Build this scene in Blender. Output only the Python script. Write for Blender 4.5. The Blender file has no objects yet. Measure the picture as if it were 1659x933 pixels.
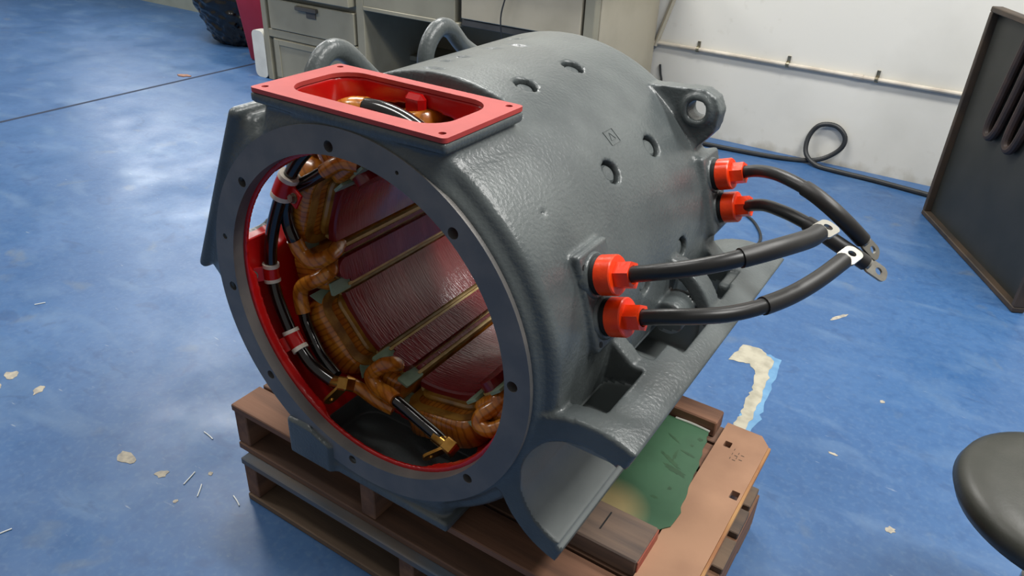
import bpy, math, random
import numpy as np
from mathutils import Vector, Matrix
from mathutils.geometry import tessellate_polygon
random.seed(7)
S = bpy.context.scene
C = S.collection
rad = math.radians

# ------------------------------------------------------------------ camera
ZC = 0.655                                     # height of the motor's axis
cam_d = bpy.data.cameras.new('camera'); cam = bpy.data.objects.new('camera', cam_d); C.objects.link(cam)
cam_d.sensor_width = 36.0; cam_d.lens = 1222.1 / 1659 * 36.0
cam_d.clip_start = 0.02; cam_d.clip_end = 60
p_, r_, y_ = rad(30.14), rad(-2.706), rad(-31.726)
fw = Vector((math.sin(y_)*math.cos(p_), math.cos(y_)*math.cos(p_), -math.sin(p_)))
rt = fw.cross(Vector((0, 0, 1))).normalized(); dn = fw.cross(rt)
r2v = rt*math.cos(r_) + dn*math.sin(r_); d2v = -rt*math.sin(r_) + dn*math.cos(r_)
m3 = Matrix((r2v, -d2v, -fw)).transposed()
cam.matrix_world = Matrix.Translation((0.81528, -0.8, 1.39672)) @ m3.to_4x4()
S.camera = cam

# ------------------------------------------------------------------ world, lamps, exposure
w = bpy.data.worlds.new('world'); S.world = w; w.use_nodes = True
w.node_tree.nodes['Background'].inputs[0].default_value = (1.0, 0.98, 0.95, 1)
w.node_tree.nodes['Background'].inputs[1].default_value = 0.21
def ceiling_lamp(x, y, z, sx, sy, power):
    l = bpy.data.lights.new('ceiling_lamp', 'AREA'); l.shape = 'RECTANGLE'; l.size = sx; l.size_y = sy
    l.energy = power; l.color = (1.0, 0.985, 0.95)
    o = bpy.data.objects.new('ceiling_lamp', l); C.objects.link(o); o.location = (x, y, z)
for (lx, ly, pw) in ((-4.2, 2.2, 64), (-1.4, 2.2, 70), (1.6, 2.0, 74), (-4.2, -0.6, 48), (-1.2, 0.0, 26), (1.9, 0.4, 68)):
    ceiling_lamp(lx, ly, 3.3, 1.5, 0.35, pw)
S.view_settings.view_transform = 'Standard'; S.view_settings.look = 'None'
S.view_settings.gamma = 1.0; S.view_settings.use_curve_mapping = False
S.view_settings.exposure = 0.25

# ------------------------------------------------------------------ materials
def L(r, g, b):
    f = lambda c: c/12.92 if c <= 0.04045 else ((c+0.055)/1.055)**2.4
    return (f(r/255), f(g/255), f(b/255), 1)
MATS = {}
def mat(name, c1, c2=None, scale=6.0, rough=0.5, metal=0.0, bump=0.0, bscale=60.0, stretch=(1, 1, 1), coat=0.0, detail=4.0, lo=0.4, hi=0.65, rvar=0.0, spec=0.5):
    m = bpy.data.materials.new(name); m.use_nodes = True
    nt = m.node_tree; N = nt.nodes; b = N['Principled BSDF']
    b.inputs['Base Color'].default_value = c1; b.inputs['Roughness'].default_value = rough
    b.inputs['Metallic'].default_value = metal; b.inputs['Coat Weight'].default_value = coat
    b.inputs['Coat Roughness'].default_value = 0.12; b.inputs['Specular IOR Level'].default_value = spec
    tc = N.new('ShaderNodeTexCoord'); mp = N.new('ShaderNodeMapping'); mp.inputs['Scale'].default_value = stretch
    nt.links.new(tc.outputs['Object'], mp.inputs[0])
    if c2 is not None:
        n = N.new('ShaderNodeTexNoise'); n.inputs['Scale'].default_value = scale; n.inputs['Detail'].default_value = detail
        nt.links.new(mp.outputs[0], n.inputs['Vector'])
        rp = N.new('ShaderNodeValToRGB'); rp.color_ramp.elements[0].position = lo; rp.color_ramp.elements[1].position = hi
        rp.color_ramp.elements[0].color = c1; rp.color_ramp.elements[1].color = c2
        nt.links.new(n.outputs['Fac'], rp.inputs[0]); nt.links.new(rp.outputs[0], b.inputs['Base Color'])
        if rvar:
            mr = N.new('ShaderNodeMapRange'); mr.inputs[3].default_value = rough-rvar; mr.inputs[4].default_value = rough+rvar
            nt.links.new(n.outputs['Fac'], mr.inputs[0]); nt.links.new(mr.outputs[0], b.inputs['Roughness'])
    if bump:
        n2 = N.new('ShaderNodeTexNoise'); n2.inputs['Scale'].default_value = bscale; n2.inputs['Detail'].default_value = 3
        nt.links.new(mp.outputs[0], n2.inputs['Vector'])
        bp = N.new('ShaderNodeBump'); bp.inputs['Strength'].default_value = bump; bp.inputs['Distance'].default_value = 0.004
        nt.links.new(n2.outputs['Fac'], bp.inputs['Height']); nt.links.new(bp.outputs[0], b.inputs['Normal'])
    MATS[name] = m
    return m
def wave_mix(m, scale, dirn, amount=0.5, dark=(0.05, 0.02, 0.005, 1), dist=3.0):
    """thin darker bands (tape turns, wood rings) multiplied over the colour"""
    nt = m.node_tree; N = nt.nodes; b = N['Principled BSDF']
    wv = N.new('ShaderNodeTexWave'); wv.bands_direction = dirn; wv.inputs['Scale'].default_value = scale
    wv.inputs['Distortion'].default_value = dist; wv.inputs['Detail'].default_value = 2; wv.inputs['Detail Scale'].default_value = 2
    tc = next(n for n in N if n.type == 'TEX_COORD'); nt.links.new(tc.outputs['Object'], wv.inputs['Vector'])
    mx = N.new('ShaderNodeMix'); mx.data_type = 'RGBA'
    mr = N.new('ShaderNodeMapRange'); mr.inputs[1].default_value = 0.0; mr.inputs[2].default_value = 0.35; mr.inputs[3].default_value = amount; mr.inputs[4].default_value = 0
    nt.links.new(wv.outputs['Fac'], mr.inputs[0]); nt.links.new(mr.outputs[0], mx.inputs[0])
    src = b.inputs['Base Color'].links[0].from_socket if b.inputs['Base Color'].links else None
    if src: nt.links.new(src, mx.inputs[6])
    else: mx.inputs[6].default_value = b.inputs['Base Color'].default_value
    mx.inputs[7].default_value = dark
    nt.links.new(mx.outputs[2], b.inputs['Base Color'])
GREY = mat('grey_gloss_paint', L(74, 80, 81), L(86, 92, 92), 9, 0.32, bump=0.26, bscale=150, rvar=0.06)
BORE = mat('smooth_bored_grey', L(118, 124, 124), L(128, 134, 133), 9, 0.42, bump=0.04, bscale=150)
RED = mat('red_gloss_varnish', L(168, 12, 14), L(190, 22, 18), 8, 0.25, bump=0.10, bscale=40)
SALMON = mat('red_matt_face', L(164, 54, 50), L(172, 60, 55), 20, 0.55)
DARKRED = mat('dark_red_varnish', L(112, 20, 26), L(128, 34, 38), 14, 0.2, bump=0.3, bscale=120, stretch=(0.25, 2.2, 0.25), coat=0.3)
STEEL = mat('machined_steel', L(104, 103, 102), L(120, 116, 112), 12, 0.42, 0.25, bump=0.05, bscale=200, rvar=0.06)
LIT_STEEL = mat('lit_turned_steel', L(216, 213, 206), L(196, 192, 184), 14, 0.36, 0.25)  # pale colour stands in for light reflected off the turned edge
AMBER = mat('amber_varnished_tape', L(172, 96, 22), L(212, 140, 48), 24, 0.25, bump=0.12, bscale=70, coat=0.5)
wave_mix(AMBER, 26, 'DIAGONAL', 0.42, L(92, 40, 8), 2.0)
COIL = mat('amber_coil_wrap', L(172, 98, 22), L(204, 132, 42), 30, 0.25, bump=0.06, bscale=90, coat=0.5)
def angle_stripes(m, freq, dark, amount):
    nt = m.node_tree; N = nt.nodes; b = N['Principled BSDF']; lk = nt.links.new
    tc = N.new('ShaderNodeTexCoord'); sp = N.new('ShaderNodeSeparateXYZ'); lk(tc.outputs['Object'], sp.inputs[0])
    def mth(op, a, c=None):
        q = N.new('ShaderNodeMath'); q.operation = op
        for k, v in enumerate((a, c)):
            if v is None: continue
            if isinstance(v, (int, float)): q.inputs[k].default_value = v
            else: lk(v, q.inputs[k])
        return q.outputs[0]
    nz = N.new('ShaderNodeTexNoise'); nz.inputs['Scale'].default_value = 18; lk(tc.outputs['Object'], nz.inputs['Vector'])
    ang = mth('ARCTAN2', mth('SUBTRACT', sp.outputs[2], ZC), sp.outputs[0])
    v = mth('SINE', mth('ADD', mth('MULTIPLY', ang, freq), mth('MULTIPLY', nz.outputs['Fac'], 5.0)))
    mr = N.new('ShaderNodeMapRange'); mr.inputs[1].default_value = 0.35; mr.inputs[2].default_value = 1; mr.inputs[3].default_value = 0; mr.inputs[4].default_value = amount; lk(v, mr.inputs[0])
    mx = N.new('ShaderNodeMix'); mx.data_type = 'RGBA'; lk(mr.outputs[0], mx.inputs[0]); lk(b.inputs['Base Color'].links[0].from_socket, mx.inputs[6]); mx.inputs[7].default_value = dark
    lk(mx.outputs[2], b.inputs['Base Color'])
angle_stripes(COIL, 150, L(104, 52, 12), 0.55)
MINT = mat('mint_insulation', L(140, 168, 146), L(120, 146, 120), 22, 0.4)
CREAM = mat('cream_insulation', L(196, 172, 112), L(170, 138, 74), 25, 0.35)
GOLD = mat('gold_varnished_edge', L(170, 126, 52), L(120, 80, 26), 25, 0.22, coat=0.5)
BLACK = mat('black_cable_rubber', L(22, 22, 22), L(32, 31, 30), 14, 0.36)
GLOSSBLACK = mat('black_varnished_cable', L(14, 12, 11), L(24, 20, 16), 14, 0.16, coat=0.5)
SLEEVE = mat('black_shrink_sleeve', L(27, 25, 24), L(34, 32, 30), 18, 0.45, bump=0.05, bscale=60)
ORANGE = mat('orange_gloss_paint', L(226, 54, 8), L(236, 66, 14), 30, 0.3, bump=0.12, bscale=120)
TIN = mat('tinned_copper', L(166, 163, 154), L(146, 142, 134), 30, 0.35, 0.9)
BRASS = mat('brass', L(150, 104, 42), L(186, 140, 70), 30, 0.25, 0.9)
WHITE = mat('white_cotton_tape', L(214, 208, 196), L(196, 188, 172), 60, 0.6)
BOLT = mat('zinc_bolt', L(150, 144, 124), L(120, 112, 94), 60, 0.35, 0.85)
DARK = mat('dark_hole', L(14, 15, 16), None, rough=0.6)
FIBRE = mat('brown_fibreboard', L(168, 128, 100), L(150, 112, 87), 7, 0.75, bump=0.03, detail=8)
FIBRE_EDGE = mat('pale_board_edge', L(178, 134, 84), L(150, 100, 62), 9, 0.7)
GREEN = mat('green_sheet', L(60, 98, 70), L(52, 88, 62), 10, 0.55)
def fade(m, cx, cy, r0, r1, c):
    """the green print fades out to tan towards one corner of the sheet"""
    nt = m.node_tree; N = nt.nodes; b = N['Principled BSDF']; lk = nt.links.new
    tc = N.new('ShaderNodeTexCoord'); vd = N.new('ShaderNodeVectorMath'); vd.operation = 'DISTANCE'; vd.inputs[1].default_value = (cx, cy, 0.277); lk(tc.outputs['Object'], vd.inputs[0])
    mr = N.new('ShaderNodeMapRange'); mr.inputs[1].default_value = r0; mr.inputs[2].default_value = r1; mr.inputs[3].default_value = 0.85; mr.inputs[4].default_value = 0; lk(vd.outputs['Value'], mr.inputs[0])
    mx = N.new('ShaderNodeMix'); mx.data_type = 'RGBA'; lk(mr.outputs[0], mx.inputs[0]); lk(b.inputs['Base Color'].links[0].from_socket, mx.inputs[6]); mx.inputs[7].default_value = c
    lk(mx.outputs[2], b.inputs['Base Color'])
fade(GREEN, 0.425, 0.235, 0.03, 0.085, L(160, 140, 96))
CARD = mat('white_paper', L(222, 222, 212), None, rough=0.6)
WALL = mat('white_wall_paint', L(212, 210, 202), L(190, 188, 179), 1.6, 0.7, bump=0.08, bscale=22, detail=9, lo=0.45, hi=0.8)
def dirt(m, c, hi, scale, z0, z1):
    """grime splashed along the foot of the wall, with its own ragged shape"""
    nt = m.node_tree; N = nt.nodes; b = N['Principled BSDF']
    ge = N.new('ShaderNodeTexCoord'); sx = N.new('ShaderNodeSeparateXYZ'); nt.links.new(ge.outputs['Object'], sx.inputs[0])
    n = N.new('ShaderNodeTexNoise'); n.inputs['Scale'].default_value = scale; n.inputs['Detail'].default_value = 8; nt.links.new(ge.outputs['Object'], n.inputs['Vector'])
    mr = N.new('ShaderNodeMapRange'); mr.inputs[1].default_value = z0; mr.inputs[2].default_value = z1; mr.inputs[3].default_value = 0.42; mr.inputs[4].default_value = -0.02
    nt.links.new(sx.outputs[2], mr.inputs[0])
    ad = N.new('ShaderNodeMath'); ad.operation = 'ADD'; nt.links.new(mr.outputs[0], ad.inputs[0]); nt.links.new(n.outputs['Fac'], ad.inputs[1])
    m2 = N.new('ShaderNodeMapRange'); m2.inputs[1].default_value = 0.62; m2.inputs[2].default_value = hi; m2.inputs[3].default_value = 0; m2.inputs[4].default_value = 0.8
    nt.links.new(ad.outputs[0], m2.inputs[0])
    mx = N.new('ShaderNodeMix'); mx.data_type = 'RGBA'; nt.links.new(m2.outputs[0], mx.inputs[0])
    nt.links.new(b.inputs['Base Color'].links[0].from_socket, mx.inputs[6]); mx.inputs[7].default_value = c
    nt.links.new(mx.outputs[2], b.inputs['Base Color'])
dirt(WALL, L(150, 140, 118), 1.15, 14, 0.0, 0.07)
WALL_GREY = mat('grey_green_skirting', L(150, 156, 146), L(136, 142, 132), 4, 0.6)
CONDUIT = mat('painted_conduit', L(196, 188, 174), L(170, 160, 146), 10, 0.5)
DESK = mat('grey_beige_enamel', L(148, 144, 126), L(138, 134, 117), 5, 0.45, detail=6)
DESK_LT = mat('grey_beige_enamel_pale', L(176, 168, 148), L(166, 158, 138), 5, 0.5, detail=6)
DESK_DK = mat('grey_kick_rail', L(84, 82, 78), L(70, 68, 64), 6, 0.5)
BAG = mat('black_plastic_film', L(12, 12, 12), L(22, 21, 20), 8, 0.17, bump=0.8, bscale=34, spec=0.5)
BIN = mat('red_plastic', L(178, 38, 58), L(168, 32, 50), 6, 0.5)
WPLAST = mat('white_plastic', L(222, 222, 214), L(206, 206, 198), 8, 0.45)
VINYL = mat('black_vinyl', L(44, 45, 39), L(52, 52, 46), 14, 0.42, bump=0.05, bscale=180)
CHROME = mat('chrome_tube', L(150, 150, 150), None, rough=0.2, metal=1)
PANEL = mat('dark_grey_sheet_steel', L(38, 39, 35), L(46, 46, 42), 5, 0.5, detail=7)
PANEL_FR = mat('brown_black_channel_steel', L(48, 42, 37), L(70, 56, 42), 7, 0.55, detail=7)
HOOK = mat('rusty_rod', L(40, 30, 27), L(56, 40, 33), 16, 0.6)
CORD = mat('black_cord', L(30, 32, 34), L(40, 42, 44), 16, 0.5)
WOODS = []
for i, (a, b_) in enumerate(((L(118, 88, 70), L(92, 70, 58)), (L(112, 92, 74), L(88, 74, 62)), (L(132, 94, 72), L(104, 74, 58)), (L(96, 80, 68), L(76, 66, 60)))):
    m = mat('pallet_wood_%d' % i, a, b_, 7, 0.8, bump=0.25, bscale=26, stretch=(0.35, 4, 4), detail=8)
    WOODS.append(m)
WOODY = mat('pallet_wood_stringer', L(128, 92, 68), L(98, 70, 54), 7, 0.8, bump=0.25, bscale=26, stretch=(4, 0.35, 4), detail=8)
TIMBER = mat('grey_brown_timber', L(118, 98, 84), L(88, 76, 70), 8, 0.8, bump=0.25, bscale=26, stretch=(0.35, 4, 4), detail=8)
BLUEWOOD = mat('wood_with_blue_paint', L(112, 98, 82), L(66, 98, 124), 3, 0.7, bump=0.2, bscale=30, stretch=(0.6, 3, 3), detail=8)
REDPAINT = mat('faded_red_paint', L(158, 74, 62), L(146, 96, 70), 14, 0.75, detail=8)
CONCRETE = mat('bare_concrete', L(168, 163, 146), L(146, 142, 126), 24, 0.85, detail=9)
PALEBLUE = mat('pale_blue_undercoat', L(98, 142, 176), L(84, 128, 166), 24, 0.6)
CHIP = mat('chipped_tan', L(170, 162, 146), L(140, 136, 128), 60, 0.85)
SEAM = mat('floor_joint_dark', L(22, 34, 58), None, rough=0.8)
STRAW = mat('pale_clipping', L(206, 210, 208), None, rough=0.4)

def floor_mat():
    m = bpy.data.materials.new('blue_floor_paint'); m.use_nodes = True
    nt = m.node_tree; N = nt.nodes; b = N['Principled BSDF']; lk = nt.links.new
    tc = N.new('ShaderNodeTexCoord')
    def noise(scale, detail, sc=(1, 1, 1), rz=0.0, dist=0.0):
        mp = N.new('ShaderNodeMapping'); mp.inputs['Scale'].default_value = sc; mp.inputs['Rotation'].default_value = (0, 0, rz)
        lk(tc.outputs['Object'], mp.inputs[0])
        n = N.new('ShaderNodeTexNoise'); n.inputs['Scale'].default_value = scale; n.inputs['Detail'].default_value = detail; n.inputs['Distortion'].default_value = dist
        lk(mp.outputs[0], n.inputs['Vector']); return n.outputs['Fac']
    def ramp(f, lo, hi, a=0.0, z=1.0):
        r = N.new('ShaderNodeMapRange'); r.inputs[1].default_value = lo; r.inputs[2].default_value = hi; r.inputs[3].default_value = a; r.inputs[4].default_value = z
        lk(f, r.inputs[0]); return r.outputs[0]
    def mix(f, a, c):
        x = N.new('ShaderNodeMix'); x.data_type = 'RGBA'; lk(f, x.inputs[0])
        if isinstance(a, tuple): x.inputs[6].default_value = a
        else: lk(a, x.inputs[6])
        x.inputs[7].default_value = c; return x.outputs[2]
    col = mix(ramp(noise(1.6, 6), 0.3, 0.7), L(46, 84, 130), L(62, 99, 144))
    col = mix(ramp(noise(26, 5), 0.45, 0.75, 0, 0.5), col, L(36, 72, 118))
    col = mix(ramp(noise(3.2, 9, (1, 2.4, 1), 0.5, 0.6), 0.52, 0.8, 0, 0.45), col, L(104, 130, 158))
    col = mix(ramp(noise(16, 9, (1, 4, 1), -0.5, 0.3), 0.70, 0.78, 0, 0.5), col, L(176, 182, 182))
    col = mix(ramp(noise(5.5, 6, (1, 1, 1), 0.2, 0.4), 0.64, 0.76, 0, 0.4), col, L(112, 116, 108))
    col = mix(ramp(noise(70, 6, (1, 1, 1), 0.0, 0.2), 0.5, 0.72, 0, 0.28), col, L(92, 118, 146))
    col = mix(ramp(noise(7, 9, (1, 1.6, 1), 1.0, 1.2), 0.6, 0.7, 0, 0.35), col, L(34, 62, 104))
    lk(col, b.inputs['Base Color'])
    lk(ramp(noise(4, 7), 0.3, 0.7, 0.3, 0.52), b.inputs['Roughness'])
    bp = N.new('ShaderNodeBump'); bp.inputs['Strength'].default_value = 0.1; bp.inputs['Distance'].default_value = 0.004
    lk(noise(14, 6), bp.inputs['Height']); lk(bp.outputs[0], b.inputs['Normal'])
    return m
FLOOR = floor_mat()

# ------------------------------------------------------------------ mesh helpers: every shape is (verts, faces)
def V3(*a): return Vector(a)
def mk(name, vf, m, parent=None, smooth=35, root=None, label=None, cat=None, group=None, kind=None):
    me = bpy.data.meshes.new(name); me.from_pydata([tuple(v) for v in vf[0]], [], vf[1]); me.update()
    for mm in (m if isinstance(m, (list, tuple)) else [m]): me.materials.append(mm)
    if smooth:
        me.polygons.foreach_set('use_smooth', [True]*len(me.polygons)); me.set_sharp_from_angle(angle=rad(smooth))
    o = bpy.data.objects.new(name, me); C.objects.link(o)
    if parent is not None:
        o.parent = parent
        if parent.type == 'EMPTY': o.matrix_parent_inverse = Matrix.Translation(-Vector(parent.location))
    tag(o, label, cat, group, kind); return o
def tag(o, label=None, cat=None, group=None, kind=None):
    if label: o['label'] = label
    if cat: o['category'] = cat
    if group: o['group'] = group
    if kind: o['kind'] = kind
    return o
def empty(name, loc, label, cat, group=None):
    o = bpy.data.objects.new(name, None); C.objects.link(o); o.location = loc; o.empty_display_size = 0.1
    return tag(o, label, cat, group)
def join(*parts):
    v, f = [], []
    for a, b in parts:
        n = len(v); v += list(a); f += [tuple(i+n for i in q) for q in b]
    return v, f
def box(x0, x1, y0, y1, z0, z1, bev=0.0):
    b = min(bev, (x1-x0)/2.01, (y1-y0)/2.01, (z1-z0)/2.01)
    if b <= 0:
        v = [(x, y, z) for x in (x0, x1) for y in (y0, y1) for z in (z0, z1)]
        return v, [(0, 1, 3, 2), (4, 6, 7, 5), (0, 4, 5, 1), (2, 3, 7, 6), (0, 2, 6, 4), (1, 5, 7, 3)]
    X, Y, Z = (x0, x1), (y0, y1), (z0, z1); v = []; idx = {}
    for i in (0, 1):
        for j in (0, 1):
            for k in (0, 1):
                dx, dy, dz = (b if i == 0 else -b), (b if j == 0 else -b), (b if k == 0 else -b)
                idx[i, j, k] = len(v)
                v += [(X[i], Y[j]+dy, Z[k]+dz), (X[i]+dx, Y[j], Z[k]+dz), (X[i]+dx, Y[j]+dy, Z[k])]
    f = []
    I = lambda i, j, k, a: idx[i, j, k]+a
    for s in (0, 1):
        q = [I(s, 0, 0, 0), I(s, 1, 0, 0), I(s, 1, 1, 0), I(s, 0, 1, 0)]; f.append(tuple(q if s else q[::-1]))
        q = [I(0, s, 0, 1), I(0, s, 1, 1), I(1, s, 1, 1), I(1, s, 0, 1)]; f.append(tuple(q if s else q[::-1]))
        q = [I(0, 0, s, 2), I(1, 0, s, 2), I(1, 1, s, 2), I(0, 1, s, 2)]; f.append(tuple(q if s else q[::-1]))
    def fix(q, c):
        a, b2, c2 = (Vector(v[i]) for i in q[:3]); n = (b2-a).cross(c2-a)
        return tuple(q) if n.dot(a-c) > 0 else tuple(q[::-1])
    ce = Vector(((x0+x1)/2, (y0+y1)/2, (z0+z1)/2))
    for j in (0, 1):
        for k in (0, 1): f.append(fix([I(0, j, k, 1), I(1, j, k, 1), I(1, j, k, 2), I(0, j, k, 2)], ce))
    for i in (0, 1):
        for k in (0, 1): f.append(fix([I(i, 0, k, 0), I(i, 1, k, 0), I(i, 1, k, 2), I(i, 0, k, 2)], ce))
    for i in (0, 1):
        for j in (0, 1): f.append(fix([I(i, j, 0, 0), I(i, j, 1, 0), I(i, j, 1, 1), I(i, j, 0, 1)], ce))
    for i in (0, 1):
        for j in (0, 1):
            for k in (0, 1): f.append(fix([I(i, j, k, 0), I(i, j, k, 1), I(i, j, k, 2)], ce))
    return v, f
def xf(vf, M): return [M @ Vector(p) for p in vf[0]], vf[1]
def frame_mat(o, ex, ey, ez):
    M = Matrix((Vector(ex), Vector(ey), Vector(ez))).transposed().to_4x4(); M.translation = Vector(o); return M
def catmull(P, n=6):
    P = [Vector(p) for p in P]; out = []
    for i in range(len(P)-1):
        a = P[i-1] if i else P[0]*2-P[1]; b, c = P[i], P[i+1]; d = P[i+2] if i+2 < len(P) else P[-1]*2-P[-2]
        for k in range(n):
            t = k/n
            out.append(0.5*((2*b)+(c-a)*t+(2*a-5*b+4*c-d)*t*t+(3*b-a-3*c+d)*t**3))
    out.append(P[-1]); return out
def tube(path, r, n=14, sm=6, caps=True, flat=1.0):
    pts = catmull(path, sm) if sm else [Vector(p) for p in path]
    N = len(pts); rs = r if callable(r) else (lambda t: r)
    v, f = [], []; up = None
    for i, p in enumerate(pts):
        t = (pts[min(i+1, N-1)]-pts[max(i-1, 0)]).normalized()
        if up is None:
            up = t.cross(Vector((0, 0, 1))); up = up if up.length > 1e-3 else t.cross(Vector((1, 0, 0)))
        up = (up-t*up.dot(t)).normalized(); s = t.cross(up); rr = rs(i/(N-1))
        for k in range(n):
            a = 2*math.pi*k/n; v.append(p+up*(rr*math.cos(a))+s*(rr*flat*math.sin(a)))
    for i in range(N-1):
        for k in range(n):
            a, b = i*n+k, i*n+(k+1) % n; f.append((a, b, b+n, a+n))
    if caps: f.append(tuple(range(n))[::-1]); f.append(tuple((N-1)*n+k for k in range(n)))
    return v, f
def lathe(prof, n=48, M=None, close=False):
    """profile of (radius, height) turned about local z"""
    v, f = [], []; m = len(prof)
    for k in range(n):
        a = 2*math.pi*k/n; c, s = math.cos(a), math.sin(a)
        v += [Vector((r*c, r*s, h)) for r, h in prof]
    for k in range(n):
        k2 = (k+1) % n
        for i in range(m if close else m-1):
            i2 = (i+1) % m
            f.append((k*m+i, k2*m+i, k2*m+i2, k*m+i2))
    if not close:
        if prof[0][0] > 1e-6: f.append(tuple(k*m for k in range(n))[::-1])
        if prof[-1][0] > 1e-6: f.append(tuple(k*m+m-1 for k in range(n)))
    return ([M @ p for p in v] if M else v), f
def circle(cx, cy, r, n=20, a0=0.0): return [(cx+r*math.cos(a0+2*math.pi*k/n), cy+r*math.sin(a0+2*math.pi*k/n)) for k in range(n)]
def rrect(x0, x1, y0, y1, r, n=6):
    o = []
    for cx, cy, a0 in ((x1-r, y1-r, 0), (x0+r, y1-r, 90), (x0+r, y0+r, 180), (x1-r, y0+r, 270)):
        for k in range(n+1):
            a = rad(a0+90*k/n); o.append((cx+r*math.cos(a), cy+r*math.sin(a)))
    return o
def plate(loops, h0, h1, M=None, open_bottom=False):
    """flat plate: outline loop plus hole loops in (x, y), between heights h0 and h1"""
    P2 = [p for l in loops for p in l]; n = len(P2)
    tri = tessellate_polygon([[Vector((p[0], p[1], 0)) for p in l] for l in loops])
    v = [Vector((p[0], p[1], h1)) for p in P2]+[Vector((p[0], p[1], h0)) for p in P2]; f = []
    for t in tri:
        a, b, c = (Vector(P2[i]) for i in t); cr = (b-a).cross(c-a)
        if abs(cr) < 1e-14: continue
        q = t if cr > 0 else t[::-1]
        f.append(tuple(q)); f.append(tuple(i+n for i in q[::-1]))
    b0 = 0
    for li, l in enumerate(loops):
        ar = sum(l[i-1][0]*l[i][1]-l[i][0]*l[i-1][1] for i in range(len(l)))
        flip = (ar > 0) != (li == 0)
        for i in range(len(l)):
            a, b = b0+i, b0+(i+1) % len(l)
            q = (a, a+n, b+n, b); f.append(q[::-1] if flip else q)
        b0 += len(l)
    return ([M @ p for p in v] if M else v), f
def ring_sweep(loop, prof, M=None):
    """cross-section prof [(outward, height)] carried round a closed convex loop in (x, y)"""
    n = len(loop); m = len(prof); v, f = [], []
    for i in range(n):
        a, b = Vector(loop[i-1]), Vector(loop[(i+1) % n]); t = (b-a).normalized(); nn = Vector((t.y, -t.x))
        for o, h in prof: v.append(Vector((loop[i][0]+nn.x*o, loop[i][1]+nn.y*o, h)))
    for i in range(n):
        j = (i+1) % n
        for k in range(m):
            l = (k+1) % m; f.append((i*m+k, j*m+k, j*m+l, i*m+l))
    return ([M @ p for p in v] if M else v), f
def hexbolt(o, axis, r, h):
    ez = Vector(axis).normalized(); ex = ez.orthogonal().normalized(); M = frame_mat(o, ex, ez.cross(ex), ez)
    return join(plate([circle(0, 0, r*1.25, 20)], 0, h*0.25, M), plate([circle(0, 0, r, 6)], h*0.25, h, M))

# ------------------------------------------------------------------ setting
fl = mk('floor', ([(-9, -4, 0), (5, -4, 0), (5, 3.75, 0), (-9, 3.75, 0)], [(0, 1, 2, 3)]), FLOOR, smooth=None, kind='structure')
mk('wall_back', box(-3.55, 5, 3.4, 3.55, 0, 3.6), WALL, smooth=None, kind='structure')
mk('wall_left', box(-9, -3.5, 3.7, 3.85, 0, 3.6), WALL_GREY, smooth=None, kind='structure')
GLARE_PANE = bpy.data.materials.new('glare_pane'); GLARE_PANE.use_nodes = True
GLARE_PANE.node_tree.nodes['Principled BSDF'].inputs['Emission Color'].default_value = (0.93, 0.97, 1, 1); GLARE_PANE.node_tree.nodes['Principled BSDF'].inputs['Emission Strength'].default_value = 6.5
wd1 = mk('glare_window', join(box(-7.65, -7.6, 3.66, 3.70, 1.35, 2.75), box(-4.9, -4.85, 3.66, 3.70, 1.35, 2.75), box(-7.6, -4.9, 3.66, 3.70, 1.35, 1.4), box(-7.6, -4.9, 3.66, 3.70, 2.7, 2.75), box(-6.27, -6.23, 3.66, 3.70, 1.4, 2.7)), WALL_GREY, smooth=None, kind='structure')  # unseen window, added to put the pale glare on the floor
for x0, x1 in ((-7.6, -6.27), (-6.23, -4.9)): mk('pane', box(x0, x1, 3.685, 3.699, 1.4, 2.7), GLARE_PANE, wd1, smooth=None)
mk('joint', box(-3.673, -3.648, -4, 3.4, -0.004, 0.0008), SEAM, fl, smooth=None)
def chip(cx, cy, r, seed, m, zt, sx=1.0, sy=1.0, rot=0.0, n=14):
    rg = random.Random(seed); pts = []
    for k in range(n):
        a = 2*math.pi*k/n; q = r*(0.7+0.5*rg.random()); x, y = q*math.cos(a)*sx, q*math.sin(a)*sy
        pts.append((cx+x*math.cos(rot)-y*math.sin(rot), cy+x*math.sin(rot)+y*math.cos(rot)))
    return plate([pts], -0.002, zt)
def ragged(pts, amp, seed, sub=5):
    rg = random.Random(seed); o = []
    for i in range(len(pts)):
        a, b = Vector(pts[i]), Vector(pts[(i+1) % len(pts)])
        for k in range(sub):
            q = a.lerp(b, k/sub); o.append((q.x+rg.uniform(-amp, amp), q.y+rg.uniform(-amp, amp)))
    return o
conc = [(0.372, 1.395), (0.43, 1.41), (0.485, 1.365), (0.498, 1.26), (0.512, 1.13), (0.520, 1.05), (0.512, 0.965), (0.478, 0.955), (0.487, 1.03), (0.478, 1.09), (0.474, 1.17), (0.462, 1.25), (0.43, 1.30), (0.362, 1.285)]
conc2 = [(0.43, 1.40), (0.50, 1.385), (0.515, 1.30), (0.524, 1.15), (0.538, 1.05), (0.530, 0.95), (0.49, 0.935), (0.485, 1.05), (0.478, 1.2)]
mk('undercoat_patch', plate([ragged(conc2, 0.006, 3)], -0.002, 0.0006), PALEBLUE, fl, smooth=None)
mk('bare_patch', plate([ragged(conc, 0.005, 5)], -0.002, 0.0012), CONCRETE, fl, smooth=None)
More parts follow.
